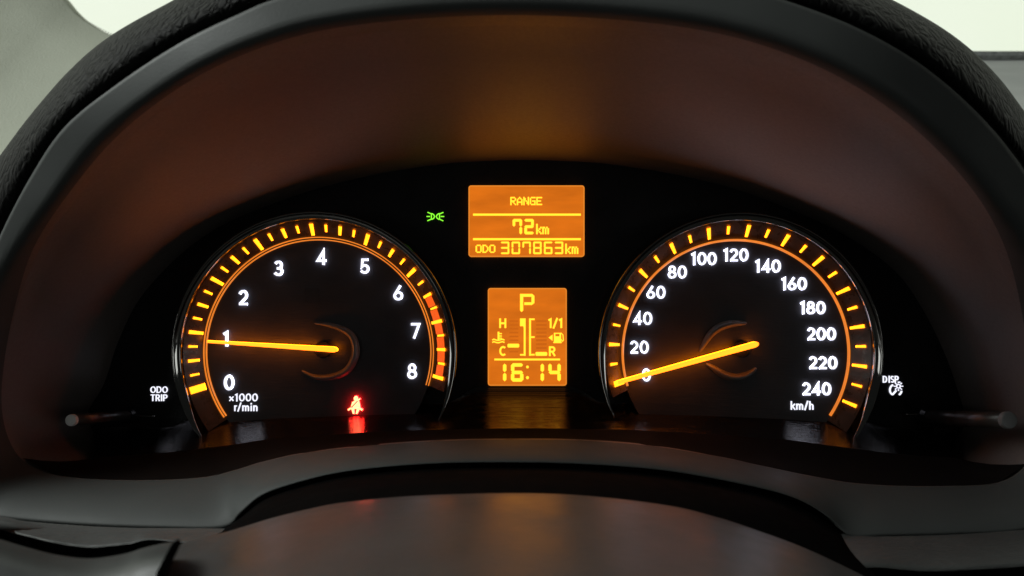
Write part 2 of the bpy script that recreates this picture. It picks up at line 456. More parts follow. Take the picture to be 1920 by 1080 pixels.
bn = thing('instrument_binnacle', 'dark moulded instrument binnacle with grained arched hood around the gauges', 'binnacle', P(960, 900, 0.0))
# lip section: t 0 at the inner edge, 1 at the seam; rolls over a crest along the top
def lip(k, t):
    p1, p3 = L1[k], L3[k]
    wt = sstep(700, 380, p1[1]); tc = 1.0 - 0.52 * wt; ex = 1.4 + 0.8 * wt
    if t <= tc or wt == 0: y = p1[2] + (p3[2] - p1[2]) * (1 - max(1 - t / tc, 0) ** ex)
    else: y = p3[2] + LIPBACK * wt * ((t - tc) / (1 - tc)) ** 1.1
    return P(p1[0] + (p3[0] - p1[0]) * t, p1[1] + (p3[1] - p1[1]) * t, y)
LIPBACK = 0.0022
def split(k): return 0.2 * sstep(700, 380, L1[k][1])
A0 = [P(*q) for q in L0]; A1 = [P(*q) for q in L1]
v = [P(q[0], q[1], 0.004) for q in L0]; rows = 9
for i in range(rows):
    t = i / (rows - 1)
    for k in range(NL):
        wt = sstep(700, 350, L1[k][1]); q = A0[k].lerp(A1[k], t ** (1 + 0.5 * wt)); q.y = A0[k].lerp(A1[k], t).y
        v.append(q)
for i in range(1, 6):
    for k in range(NL): v.append(lip(k, split(k) * i / 5 + 0.0005 * i))
mesh('shroud', v, grid_faces(rows + 6, NL, True), 'shroud', bn, smooth=True)
v = []; ts = [0, 0.03, 0.08, 0.15, 0.24, 0.35, 0.48, 0.62, 0.78, 0.92, 1.0]
for t in ts:
    for k in range(NL): s_ = split(k); v.append(lip(k, s_ + (1 - s_) * t))
for k in range(NL): v.append(lip(k, 1) + Vector((0, 0.012, 0)))
mesh('bezel', v, grid_faces(len(ts) + 1, NL, True), 'bezel', bn, smooth=True)
# hood: padded roll outside the seam, then back to the windscreen
H4 = [(-220,790),(-190,610),(-130,465),(-62,372),(-5,298),(55,218),(130,132),(207,67),(318,4),(430,-52),(680,-122),(960,-142),(1240,-124),(1480,-72),(1600,-34),(1712,20),(1800,76),(1872,144),(1935,228),(2020,340),(2090,460),(2130,620),(2150,790)]
s0 = 11
seam = catmull([(*ST[s0 + i][2], 0) for i in range(len(H4))], SUB, False)
sil = catmull([(*q, 0) for q in H4], SUB, False)
NH = len(seam)
def ys(py): return -0.076 - 0.056 * sstep(640, 0, py) + LIPBACK * sstep(700, 420, py)
v = []; prof = [(0.0, 0.012), (0.02, 0.009), (0.06, 0.006), (0.14, 0.0045), (0.30, 0.004), (0.5, 0.007), (0.7, 0.013), (0.86, 0.020), (0.96, 0.030), (1.0, 0.040)]
for (t, dy) in prof:
    for k in range(NH):
        a, bq = seam[k], sil[k]
        v.append(P(a[0] + (bq[0] - a[0]) * t, a[1] + (bq[1] - a[1]) * t, ys(a[1]) + dy))
for ex in (0.05, 0.12, 0.22):
    for k in range(NH):
        a, bq = seam[k], sil[k]
        q = P(bq[0], bq[1], ys(a[1]) + 0.040); v.append(q + Vector((0, ex, -ex * 0.10 - 0.004)))
mesh('hood', v, grid_faces(len(prof) + 3, NH), 'hood', bn, smooth=True)

# ================================================================== INSTRUMENT PANEL
ip = thing('gauge_cluster', 'glossy black cluster plate behind both gauges and amber displays', 'gauge cluster', P(960, 812, 0.0))
fv = [P(*q) for q in L0]; n = len(fv)
fv += [q + Vector((0, 0.003, 0)) for q in fv]
mesh('face_plate', fv, [tuple(range(n)), tuple(range(n, 2 * n))] + [(k, (k + 1) % n, n + (k + 1) % n, n + k) for k in range(n)], 'face', ip)
# curved reflecting shelf below the gauges
xs = [180 + (1790 - 180) * j / 110 for j in range(111)]
endt = [(180, 858), (260, 852), (340, 845), (430, 834), (500, 823), (668, 811), (800, 805), (985, 802), (1170, 805), (1300, 811), (1480, 824), (1550, 834), (1640, 846), (1720, 854), (1790, 858)]
v = []; rows = 16
for i in range(rows):
    t = min(i / (rows - 1), 1)
    for x in xs:
        st = 724 + 31 * sstep(85, 150, abs(x - 985)) + 45 * sstep(560, 680, abs(x - 985))
        z0 = P(x, st, 0).z; e = P(x, interp(endt, x), -0.034); x0 = P(x, st, 0).x
        a = t * math.pi / 2
        q = Vector((x0 + (e.x - x0) * (1 - math.cos(a)), -0.034 * (1 - math.cos(a)) - 0.0008, z0 + (e.z - z0) * math.sin(a)))
        v.append(q)
mesh('shelf', v, grid_faces(rows, len(xs)), 'shelf', ip, smooth=True)
low = sorted([ST[i][1] for i in list(range(0, 11)) + list(range(34, 44))])
v2 = []
for i in range(5):
    t = i / 4
    for j, x in enumerate(xs):
        a = v[(rows - 1) * len(xs) + j]
        xb = x + (x - 985) * 0.17 * sstep(450, 800, abs(x - 985)); c = P(xb, interp(low, xb) - 0.5, -0.0545)
        v2.append(a.lerp(c, t) + Vector((0, -0.0001, -0.0012 * math.sin(t * math.pi))))
mesh('floor_strip', v2, grid_faces(5, len(xs)), 'floor', ip, smooth=True)
text_part('legend', 'ODO', 299, 730.5, 12.5, 'white_dim', ip, -0.0002, 0.0006, w=0.125, sx=1.0, gap=0.08)
text_part('legend', 'TRIP', 299, 745.5, 12.5, 'white_dim', ip, -0.0002, 0.0006, w=0.125, sx=1.0, gap=0.08)
rs = Raised(-0.0002, 0.0006); write(rs, 'D', 1659, 711, 13, w=0.135, sx=0.80); write(rs, 'ISP.', 1676.5, 711, 13, w=0.135, sx=0.85); rs.build('legend', 'white_dim', ip)
rs = Raised(-0.0002, 0.0006)          # dimmer symbol: sun over a part dial
rs.ribbon([(1684 + 3.6 * math.cos(k * .524), 724 + 3.6 * math.sin(k * .524)) for k in range(12)], 1.7, True)
for k in range(8):
    a = k * math.pi / 4; rs.ribbon([(1684 + 5.6 * math.cos(a), 724 + 5.6 * math.sin(a)), (1684 + 8.6 * math.cos(a), 724 + 8.6 * math.sin(a))], 1.5)
rs.ribbon([(1679 + 11 * math.cos(R(a)), 731 - 11 * math.sin(R(a))) for a in range(118, 236, 9)], 2.6)
rs.ribbon([(1679 + 11 * math.cos(R(a)), 731 - 11 * math.sin(R(a))) for a in range(-8, -62, -8)], 2.6)
rs.ribbon([(1672.5, 740), (1680, 732)], 2.8)
rs.build('dimmer_symbol', 'white_dim', ip)
for (x0, x1, py) in ((250, 292, 780.5), (1697, 1738, 777)):
    p0, p1 = P(x0, py, -0.002), P(x1, py, -0.002)
    tv, tf = tube(p0, p1, 0.0004, 0.0004, 8, rings=[(0, 0.0001), (0.15, 0.0004), (0.85, 0.0004), (1, 0.0001)])
    mesh('slot_edge', tv, tf, 'chrome', ip, smooth=True)  # thin chrome bars added to give the slots a highlight line

# ================================================================== GAUGES
YF = -0.008                              # dial face depth
SF = K * (D + YF)                        # metres per photo pixel there
def gauge(name, label, c, arc_rng, dish_rng, chrome_rng, double):
    C = P(c[0], c[1], YF)
    t = thing(name, label, 'gauge', C + Vector((0, 0.008, -0.04)))
    # dial face
    n = 96; dv = [C + Vector((214 * SF * math.cos(2 * math.pi * k / n), 0, 214 * SF * math.sin(2 * math.pi * k / n))) for k in range(n)]
    dv += [q + Vector((0, 0.0078, 0)) for q in dv]
    # cut level with the shelf so the disc does not run under the bezel
    zc = P(0, 800, YF).z
    dv = [Vector((q.x, q.y, max(q.z, zc))) for q in dv]
    dial = mesh('dial_face', dv, [tuple(range(n))] + [(k, (k + 1) % n, n + (k + 1) % n, n + k) for k in range(n)], 'dial', t)
    # dished scale ring
    pr = [(209 * SF, 0.004), (213 * SF, -0.0001), (216 * SF, -0.0004), (246 * SF, -0.0004 - 30 * SF * 0.72), (247 * SF, 0.004)]
    sv, sf = sweep(C, pr, *dish_rng, 120, True); dish = mesh('scale_dish', sv, sf, 'dish', t, smooth=False)
    # lit arcs
    for r0 in ((210.2, 214.9) if double else (211.8,)):
        w = 0.95 if double else 2.1
        pr = [((r0 - w) * SF, 0.0002), ((r0 - w) * SF, -0.0009), ((r0) * SF, -0.0013), ((r0 + w) * SF, -0.0009), ((r0 + w) * SF, 0.0002)]
        sv, sf = sweep(C, pr, *arc_rng, 120, True); mesh('scale_arc', sv, sf, 'arc', t)
    # chrome ring
    pr = [(246.6 * SF, 0.004), (246.6 * SF, -0.0062), (247.3 * SF, -0.0074), (248.6 * SF, -0.0074), (257 * SF, -0.0086), (258.5 * SF, -0.0090), (260.3 * SF, -0.0088), (261.2 * SF, -0.0078), (263.5 * SF, 0.0005), (264.3 * SF, 0.004), (265.5 * SF, 0.0078), (258 * SF, 0.0079)]
    sv, sf = sweep(C, pr, *chrome_rng, 140, True); m = len(pr)
    for i in range(141):                  # ring ends run out to fine points
        s_ = 0.22 + 0.78 * sstep(0, 26, min(i, 140 - i) * abs(chrome_rng[1] - chrome_rng[0]) / 140)
        a = R(chrome_rng[0] + (chrome_rng[1] - chrome_rng[0]) * i / 140)
        for j, (r, dy) in enumerate(pr):
            r2 = 259.5 * SF + (r - 259.5 * SF) * s_; d2 = dy if dy > 0 else -0.0088 + (dy + 0.0088) * s_
            sv[i * m + j] = C + Vector((r2 * math.cos(a), d2, r2 * math.sin(a)))
    o = mesh('chrome_ring', sv, sf, 'chrome', t, smooth=True)
    return t, C, dial, dish
def dish_y(r): return -0.0004 - max(r - 216, 0) * SF * 0.72
def side_lit(o, back=False):
    o.data.materials.append(M['amber_edge']); yv = RX @ Vector((0, 1, 0))
    for p in o.data.polygons:
        d = p.normal.dot(yv)
        if abs(d) < 0.5 or (back and d > 0.5): p.material_index = 1
def tick(parent, C, ang, ri, ro, w, mat='amber', name='tick', taper=0.8, e=0.0007):
    a = R(ang); u = Vector((math.cos(a), 0, math.sin(a))); t = Vector((-math.sin(a), 0, math.cos(a)))
    v = []
    for lift in (0.0003, -e):
        for (r, hw) in ((ri, w * taper / 2), (ro, w / 2)):
            for s in (-1, 1): v.append(C + u * (r * SF) + t * (s * hw * SF) + Vector((0, dish_y(r) + lift, 0)))
    f = [(0, 1, 3, 2), (4, 5, 7, 6), (0, 1, 5, 4), (2, 3, 7, 6), (0, 2, 6, 4), (1, 3, 7, 5)]
    o = mesh(name, v, f, mat, parent); side_lit(o); return o
def needle(parent, tip, tail, wt, wb, dy):
    y = YF - dy
    a, b_ = Vector(tip), Vector(tail); d = (b_ - a).normalized(); nn = Vector((-d.y, d.x))
    pts = [a + nn * wt / 2, a - nn * wt / 2]
    L = (b_ - a).length
    outline = [a + nn * wt / 2]
    for t in (0.3, 0.6, 0.9): outline.append(a + d * L * t + nn * (wt + (wb - wt) * t) / 2)
    for k in range(9):
        an = math.pi * k / 8
        outline.append(b_ - d * wb * 0.9 + d * wb * 0.9 * math.sin(an) + nn * (wb / 2) * math.cos(an))
    for t in (0.9, 0.6, 0.3): outline.append(a + d * L * t - nn * (wt + (wb - wt) * t) / 2)
    outline.append(a - nn * wt / 2)
    n = len(outline)
    v = [P(q.x, q.y, y) for q in outline] + [P(q.x, q.y, y) + Vector((0, 0.0016, 0)) for q in outline]
    f = [tuple(range(n)), tuple(range(n, 2 * n))] + [(k, (k + 1) % n, n + (k + 1) % n, n + k) for k in range(n)]
    o = mesh('needle', v, f, 'needle', parent); side_lit(o, True); return o
def hub_ridge(parent, pts, h=0.0030, w=0.0016):
    pts = catmull([(*q,) for q in pts], 8, False); n = len(pts)
    prof = [(-1, 0), (-0.6, 0.7), (0, 1), (0.6, 0.7), (1, 0)]
    v = []
    for i, q in enumerate(pts):
        a = Vector(pts[max(i - 1, 0)]); b_ = Vector(pts[min(i + 1, n - 1)]); d = (b_ - a).normalized(); nn = Vector((-d.y, d.x))
        s = min(1, 0.15 + 0.85 * math.sin(math.pi * i / (n - 1)) ** 0.6)
        base = P(q[0], q[1], YF)
        for (o, hh) in prof: v.append(base + Vector((nn.x * o * w * s, -hh * h * s, -nn.y * o * w * s)))
    return mesh('hub_ridge', v, grid_faces(n, 5), 'ridge', parent, smooth=True)

# ---- tachometer
tc, C, tdial, tdish = gauge('tachometer', 'rev counter gauge numbered 0 to 8 with orange redline blocks', (598, 660), (214.6, -17), (216, -17), (221.5, -30), True)
for q in range(33):
    val = q / 4; ang = 196.8 - 26.06 * val
    if q == 0: tick(tdish, C, ang, 220, 243, 13, taper=1.0)
    elif q % 4 == 0: tick(tdish, C, ang, 218.5, 239, 6.6)
    elif q % 2 == 0: tick(tdish, C, ang, 222, 238, 5.6)
    else: tick(tdish, C, ang, 225, 237.5, 4.2)
for k in range(6):
    a0 = 196.8 - 26.06 * 6.5
    mids = 196.8 - 26.06 * (6.5 + 0.25 * (k + 0.5))
    # block between two ticks, curved patch on the dish
    half = 26.06 * 0.25 / 2 - (0.75 if k else 0.9)
    v = []; m = 5
    for lift in (0.0003, -0.00045):
        for (r) in (223, 237):
            for j in range(m):
                a = R(mids - half + 2 * half * j / (m - 1))
                v.append(C + Vector((r * SF * math.cos(a), dish_y(r) + lift, r * SF * math.sin(a))))
    f = []
    for b0 in (0, 2 * m): f += [(b0 + j, b0 + j + 1, b0 + m + j + 1, b0 + m + j) for j in range(m - 1)]
    ring_ = list(range(m)) + list(range(2 * m - 1, m - 1, -1))
    for j in range(len(ring_)):
        p, q = ring_[j], ring_[(j + 1) % len(ring_)]; f.append((p, q, q + 2 * m, p + 2 * m))
    mesh('redline_block', v, f, 'red_block', tdish)
for ch, x, y in (('0', 430, 717), ('1', 425, 635), ('2', 457, 558), ('3', 523, 503), ('4', 603, 482), ('5', 684, 499), ('6', 747, 549), ('7', 779, 620), ('8', 773, 696)):
    text_part('numeral', ch, x, y, 29, 'white', tdial, YF, 0.0009, w=0.15)
text_part('unit_legend', 'x1000', 457, 745, 15, 'white_dim', tdial, YF, 0.0006, w=0.13, sx=1.1, gap=0.09)
text_part('unit_legend', 'r/min', 462, 763, 15, 'white_dim', tdial, YF, 0.0006, w=0.13, sx=1.05, gap=0.08)
rs = Raised(YF, 0.0002); rs.rect(571, 540, 599, 567); rs.build('unlit_lamp_window', 'ridge_dark', tdial)
hub_ridge(tdial, [(590, 606), (612, 608), (636, 615), (656, 626), (665, 642), (667, 660), (662, 678), (650, 695), (632, 704), (611, 708), (588, 706), (566, 695)])
nd = needle(tc, (388, 640.5), (633, 656), 4.4, 10.5, 0.0055)
tv, tf = tube(P(606, 655, YF + 0.001), P(606, 655, YF - 0.0040), 0.0035, 0.003); mesh('pivot', tv, tf, 'face', nd)

# ---- speedometer
sp, C, sdial, sdish = gauge('speedometer', 'speed gauge numbered 0 to 240 km/h with needle resting at zero', (1379, 662), (196.8, -33.5), (199, -36), (206.5, -40.5), False)
for q in range(25):
    ang = 193.97 - 217.9 / 24 * q
    if q == 0: tick(sdish, C, ang, 216, 236, 10, taper=1.0)
    elif q % 2 == 0: tick(sdish, C, ang, 218.5, 239, 6.4, taper=0.7)
    else: tick(sdish, C, ang, 223, 237, 4.8, taper=0.75)
for txt, x, y in (('0', 1212, 703), ('20', 1199, 651), ('40', 1205, 597), ('60', 1230, 548), ('80', 1270, 510), ('100', 1320, 485), ('120', 1380, 478), ('140', 1440, 499), ('160', 1489, 532), ('180', 1524, 577), ('200', 1540, 626), ('220', 1543, 680), ('240', 1531, 729)):
    text_part('numeral', txt, x, y, 24.5, 'white', sdial, YF, 0.0009, w=0.15, sx=1.04, gap=0.085)
text_part('unit_legend', 'km/h', 1504, 760, 16, 'white_dim', sdial, YF, 0.0006, w=0.135, sx=1.0, gap=0.08)
hub_ridge(sdial, [(1312, 660), (1322, 642), (1333, 626), (1349, 614), (1368, 608), (1385, 606), (1400, 606)])
hub_ridge(sdial, [(1324, 682), (1336, 689), (1351, 699), (1366, 706), (1380, 708), (1394, 705), (1408, 698), (1418, 690)])
nd = needle(sp, (1158, 717.5), (1423, 644), 7, 11, 0.0055)
tv, tf = tube(P(1392, 654, YF + 0.001), P(1392, 654, YF - 0.0040), 0.0035, 0.003); mesh('pivot', tv, tf, 'face', nd)

# ================================================================== DISPLAYS
YS = -0.003
def screen(name, label, x0, y0, x1, y1, r=5):
    t = thing(name, label, 'display', P((x0 + x1) / 2, y1, 0))
    def rr(a, b, c, d, r):
        pts = []
        for (cx, cy, s) in ((c - r, b + r, 270), (c - r, d - r, 0), (a + r, d - r, 90), (a + r, b + r, 180)):
            for k in range(5): an = R(s + 22.5 * k); pts.append((cx + r * math.cos(an), cy + r * math.sin(an)))
        return pts
    rs = Raised(-0.0005, 0.0025 - 0.00004); rs.poly(rr(x0 + 1.2, y0 + 1.2, x1 - 1.2, y1 - 1.2, r)); scr = rs.build('screen', 'screen', t)
    rs = Raised(-0.0005, 0.0025 + 0.0002)
    o, i = rr(x0, y0, x1, y1, r), rr(x0 + 2.2, y0 + 2.2, x1 - 2.2, y1 - 2.2, r - 2)
    mid = [((a[0] + b[0]) / 2, (a[1] + b[1]) / 2) for a, b in zip(o, i)]
    rs.ribbon(mid, 2.2, True); rs.build('screen_border', 'screen_edge', t)
    return scr
DOT = {'R': ["11110","10001","10001","11110","10100","10010","10001"], 'A': ["00100","01010","10001","10001","11111","10001","10001"],
       'N': ["10001","11001","11001","10101","10011","10011","10001"], 'G': ["01111","10000","10000","10111","10001","10001","01111"],
       'E': ["11111","10000","10000","11110","10000","10000","11111"], 'O': ["01110","10001","10001","10001","10001","10001","01110"],
       'D': ["11100","10010","10001","10001","10001","10010","11100"], 'k': ["1000","1000","1001","1010","1100","1010","1001"],
       'm': ["00000","00000","11010","10101","10101","10101","10101"]}
def dots(rs, ch, x0, y0, x1, y1):
    g = DOT[ch]; nx = len(g[0]); ny = 7; wx = (x1 - x0) / nx; wy = (y1 - y0) / ny
    for r_, row in enumerate(g):
        c = 0
        while c < nx:
            if row[c] == '1':
                e = c
                while e + 1 < nx and row[e + 1] == '1': e += 1
                rs.rect(x0 + c * wx - wx * .14, y0 + r_ * wy - wy * .06, x0 + (e + 1) * wx + wx * .14, y0 + (r_ + 1) * wy + wy * .06, de=0.000008 * (r_ % 2)); c = e + 1
            else: c += 1
SEG = {'0': 'abcdef', '1': 'bc', '2': 'abged', '3': 'abgcd', '4': 'fgbc', '6': 'afgedc', '7': 'fabc', '8': 'abcdefg'}
def seg(rs, ch, x0, y0, x1, y1, w, g=0.6):
    ym = (y0 + y1) / 2; h = w / 2
    for s in SEG[ch]:
        if s in 'agd':
            y = {'a': y0 + h, 'g': ym, 'd': y1 - h}[s]
            rs.poly([(x0 + g, y), (x0 + g + h, y - h), (x1 - g - h, y - h), (x1 - g, y), (x1 - g - h, y + h), (x0 + g + h, y + h)], de=0.00001)
        else:
            x = x1 - h if s in 'bc' else x0 + h
            a, b = (y0, ym) if s in 'bf' else (ym, y1)
            rs.poly([(x - h, a + g + h), (x, a + g), (x + h, a + g + h), (x + h, b - g - h), (x, b - g), (x - h, b - g - h)])
def LCD(): return Raised(YS + 0.00003, 0.00035)
td = screen('trip_display', 'wide amber trip display reading range 72 km and odometer 307863 km', 879, 349, 1095, 482)
rs = LCD()
for k, ch in enumerate('RANGE'): dots(rs, ch, 957 + 12.2 * k, 369.5, 957 + 12.2 * k + 10.4, 384.5)
rs.build('range_text', 'segment', td)
for y in (402.5, 448.5):
    rs = LCD(); rs.rect(887, y - 1.9, 1089, y + 1.9); rs.build('divider_line', 'segment', td)
for ch, x in (('7', 961), ('2', 983)):
    rs = LCD(); seg(rs, ch, x, 410.5, x + 18, 439.5, 5.2, 0); rs.build('digit', 'segment', td)
rs = LCD(); dots(rs, 'k', 1005.5, 420, 1015.5, 439); dots(rs, 'm', 1017, 420, 1029, 439); rs.build('unit_text', 'segment', td)
rs = LCD()
for k, ch in enumerate('ODO'): dots(rs, ch, 892 + 12.8 * k, 459, 892 + 12.8 * k + 11, 474)
rs.build('odometer_text', 'segment', td)
for k, ch in enumerate('307863'):
    rs = LCD(); seg(rs, ch, 939 + 20.2 * k, 453, 939 + 20.2 * k + 16, 476.5, 3.3, 0); rs.build('digit', 'segment', td)
rs = LCD(); dots(rs, 'k', 1060, 457, 1070, 476); dots(rs, 'm', 1072, 457, 1084, 476); rs.build('unit_text', 'segment', td)

gd = screen('gear_display', 'tall amber display with gear P, temperature and fuel bars and clock', 915, 540, 1062, 722)
rs = LCD(); w = 5.4
rs.poly([(975, 551), (998, 551), (1002, 555), (1002, 559), (997, 556.5), (981, 556.5), (981, 568), (975, 572)])
rs.poly([(996.5, 557), (1002, 557), (1002, 568), (997, 572), (996.5, 568)], de=0.00001)
rs.rect(983, 566.8, 997, 571.8, de=0.00002); rs.poly([(975, 571), (981, 568.5), (981, 582), (978, 585), (975, 582)], de=0.00003)
rs.build('gear_letter', 'segment', gd)
for nm, ch, x, y in (('hot_letter', 'H', 943, 606), ('cold_letter', 'C', 943, 658), ('reserve_letter', 'R', 1036, 658.5)):
    rs = LCD(); write(rs, ch, x, y, 18, w=0.19, sx=1.05); rs.build(nm, 'segment', gd)
rs = LCD(); write(rs, '1/1', 1042, 606, 18, w=0.19, sx=1.15, gap=0.09); rs.build('full_text', 'segment', gd)
rs = LCD()                               # thermometer over waves
rs.rect(933, 622, 936.4, 638)
for y in (625.5, 630, 634): rs.rect(936.4, y - 1, 941, y + 1.0, de=0.00001)
for y in (637, 641.5):
    rs.ribbon([(923, y + .6), (926, y - 1), (930, y + .4), (934, y + 1.2), (938, y + .2), (942, y - 1), (946, y + .6)], 2.2, de=0.00002)
rs.build('temperature_symbol', 'segment', gd)
rs = LCD()                               # fuel pump with arrow
rs.poly([(1028.5, 633), (1036, 627.5), (1036, 639)])
rs.rect(1038.5, 624, 1041.2, 641.5); rs.rect(1049, 624, 1052, 641.5); rs.rect(1041.2, 624, 1049, 626, de=0.00001); rs.rect(1041.2, 630.5, 1049, 641.5, de=0.00001)
rs.rect(1037.5, 641, 1053, 643.2, de=0.00002)
rs.ribbon([(1051.5, 624), (1055.5, 628), (1056.3, 638), (1054, 640), (1052.5, 636)], 1.6, de=0.00003)
rs.build('fuel_symbol', 'segment', gd)
rs = LCD(); rs.rect(982, 598, 985.5, 667); rs.poly([(975, 597), (985.5, 597), (985.5, 615), (982, 615), (981, 611.5), (975, 611.5)], de=0.00001); rs.rect(975, 663.8, 982, 666.6, de=0.00001); rs.build('temperature_bracket', 'segment', gd)
rs = LCD(); rs.rect(992, 597, 995.6, 667)
for y in (598.6, 632, 665): rs.rect(995.6, y - 1.5, 1002.4, y + 1.5, de=0.00001)
rs.build('fuel_bracket', 'segment', gd)
for (x0, y0, x1, y1) in ((951.5, 644.5, 973.5, 651.5), (1004, 660, 1026, 667)):
    rs = LCD(); rs.poly([(x0, y0 + 1.5), (x0 + 1.5, y0), (x1 - 1.5, y0), (x1, y0 + 1.5), (x1, y1 - 1.5), (x1 - 1.5, y1), (x0 + 1.5, y1), (x0, y1 - 1.5)]); rs.build('level_bar', 'segment', gd)
for k in range(9):                        # unlit level bars, just visible
    rs = Raised(YS + 0.00003, 0.00012); y = 602 + 7.2 * k; rs.rect(1005, y - 2, 1025, y + 2)
    if k < 8: rs.build('unlit_bar', 'ghost', gd)
for k in range(8):
    rs = Raised(YS + 0.00003, 0.00012); y = 602 + 7.2 * k
    if y > 638: y += 14
    rs.rect(955, y - 1.6, 972, y + 1.6)
    if y < 666: rs.build('unlit_bar', 'ghost', gd)
rs = LCD(); rs.rect(927, 672.3, 1050, 675.6); rs.build('divider_line', 'segment', gd)
for ch, x in (('1', 926), ('6', 958), ('1', 996.5), ('4', 1028)):
    rs = LCD(); seg(rs, ch, x, 681, x + 23.5, 715.5, 6.4, 0.7); rs.build('digit', 'segment', gd)
rs = LCD(); rs.disc(989, 688, 2.6, 10); rs.disc(989, 708, 2.9, 10); rs.build('clock_colon', 'segment', gd)

# ================================================================== WARNING LAMPS
bl = thing('seat_belt_lamp', 'glowing red seat belt warning lamp symbol on the rev counter', 'warning lamp', P(667, 776, YF))
def bz(zx, zy): return (610 + zx / 10.8, 720 + zy / 10.8)
rs = Raised(YF, 0.0014); rs.poly([bz(628 + 42 * math.cos(k * .449), 285 + 50 * math.sin(k * .449)) for k in range(14)]); rs.build('head_symbol', 'belt', bl, edge='belt_edge')
rs = Raised(YF, 0.0014); rs.poly([bz(*q) for q in ((598, 335), (650, 335), (545, 445), (530, 455), (552, 360))]); rs.poly([bz(*q) for q in ((668, 345), (690, 340), (705, 390), (716, 465), (640, 466), (562, 470), (566, 452))]); rs.build('torso_symbol', 'belt', bl, edge='belt_edge')
rs = Raised(YF, 0.0014); rs.ribbon([bz(660, 330), bz(714, 290)], 2.6); rs.ribbon([bz(470, 520), bz(535, 478), ], 3.2); rs.ribbon([bz(700, 484), bz(762, 520)], 3.2)
rs.ribbon([bz(545, 490), bz(620, 482), bz(710, 490)], 2.6); rs.build('belt_symbol', 'belt', bl, edge='belt_edge')
rs = Raised(YF, 0.0014); rs.poly([bz(*q) for q in ((540, 500), (592, 505), (600, 595), (568, 595))]); rs.poly([bz(*q) for q in ((645, 505), (702, 500), (660, 595), (625, 595))]); rs.build('leg_symbol', 'belt', bl, edge='belt_edge')

sl = thing('side_light_lamp', 'small green side light lamp symbol beside the wide amber display', 'warning lamp', P(816, 416, 0))
def gz(zx, zy): return (780 + zx / 21.6, 380 + zy / 21.6)
for sgn in (1, -1):
    rs = Raised(-0.0002, 0.0005)
    if sgn == 1: pts = [gz(625, 450), gz(660, 450), gz(720, 490), gz(755, 560), gz(720, 635), gz(660, 672), gz(625, 672)]
    else: pts = [gz(955, 450), gz(920, 450), gz(860, 490), gz(820, 560), gz(860, 635), gz(920, 672), gz(955, 672)]
    rs.ribbon(pts, 1.8, True); rs.build('lens_symbol', 'green', sl)
    rs = Raised(-0.0002, 0.0005)
    for (a, b_) in ([((470, 390), (600, 448)), ((432, 562), (570, 562)), ((465, 735), (600, 678))] if sgn == 1 else [((1110, 395), (975, 450)), ((1140, 562), (1000, 562)), ((1105, 740), (975, 680))]):
        rs.ribbon([gz(*a), gz(*b_)], 1.7)
    rs.build('ray_symbol', 'green', sl)

# ================================================================== TRIP BUTTON RODS
def rod(label, base, end, r, cap):
    p0, p1 = Vector(base), Vector(end)
    t = thing('trip_button', label, 'button', p0, 'push rods either side of the gauges')
    L = (p1 - p0).length
    tv, tf = tube(p0, p1, r, r, 28, rings=[(0, r * 1.0), (0.42, r * 1.0), (0.44, r * 0.9), (0.46, r * 1.0), (0.965, r * 1.0)]); mesh('rod', tv, tf, 'knob', t, smooth=True)
    ax = (p1 - p0).normalized()
    tv, tf = tube(p1 - ax * L * 0.035, p1, r, r, 28, rings=[(0, r * 1.0), (0.6, r * 1.0), (0.9, r * 0.95), (1.0, r * 0.86)]); mesh('end_cap', tv, tf, cap, t)
    tv, tf = tube(p0 - ax * 0.001, p0 + ax * 0.004, r, r, 28, rings=[(0, r * 1.5), (0.6, r * 1.5), (1, r * 1.15)]); mesh('collar', tv, tf, 'face', t)
rod('black push rod with pale grey end beside the odometer trip legend', P(246, 779, -0.001), P(132, 788, -0.045), 11.2 * K * (D - 0.045), 'knob_cap')
rod('black push rod with dark grey end beside the display dimmer legend', P(1738, 783, -0.001), P(1893, 788, -0.055), 16.5 * K * (D - 0.055), 'knob_cap_dark')

# ================================================================== STEERING COLUMN, TRIM, WHEEL
cb = [(352, 1013), (395, 1001), (430, 993), (470, 981), (520, 966), (585, 950), (650, 938), (780, 926), (960, 921), (1100, 926), (1250, 944), (1330, 963), (1400, 985), (1500, 1022), (1590, 1064), (1640, 1090)]
cbs = catmull([(*q, 0) for q in cb], 5, False); NCb = len(cbs)
cc = thing('steering_column_cover', 'grey-brown steering column cover bulging in front of the lower bezel', 'column cover', P(960, 1000, -0.13))
v = []
for (dy, dz) in ((0.006, -0.012), (0.002, -0.004), (0.0, -0.001), (-0.003, 0.0002), (-0.01, 0.0006), (-0.03, 0.0005), (-0.06, -0.001), (-0.085, -0.003), (-0.10, -0.008), (-0.103, -0.03)):
    for q in cbs: v.append(P(q[0], q[1], -0.13) + Vector((0, dy, dz)))
mesh('cover_shell', v, grid_faces(10, NCb), 'column', cc, smooth=True)
# black boot closing the arch between bezel and column
arch = [(405, 1030), (410, 1012), (418, 992), (450, 966), (490, 931), (555, 907), (650, 885), (800, 871), (960, 868), (1110, 872), (1260, 885), (1420, 915), (1500, 939), (1556, 973), (1597, 1008), (1640, 1050)]
ars = catmull([(*q, 0) for q in arch], 5, False)
gb = thing('column_boot', 'black rubber boot filling the arched gap above the column cover', 'boot', P(960, 900, -0.09))
v = []
for (t, y, ext) in ((0, -0.066, -14), (0.1, -0.070, 0), (0.3, -0.085, 0), (0.7, -0.108, 0), (1.0, -0.12, 20)):
    for a, c in zip(ars, cbs):
        v.append(P(a[0] + (c[0] - a[0]) * t, a[1] + (c[1] - a[1]) * t + ext, y))
mesh('boot_skin', v, grid_faces(5, NCb), 'rubber', gb, smooth=True)
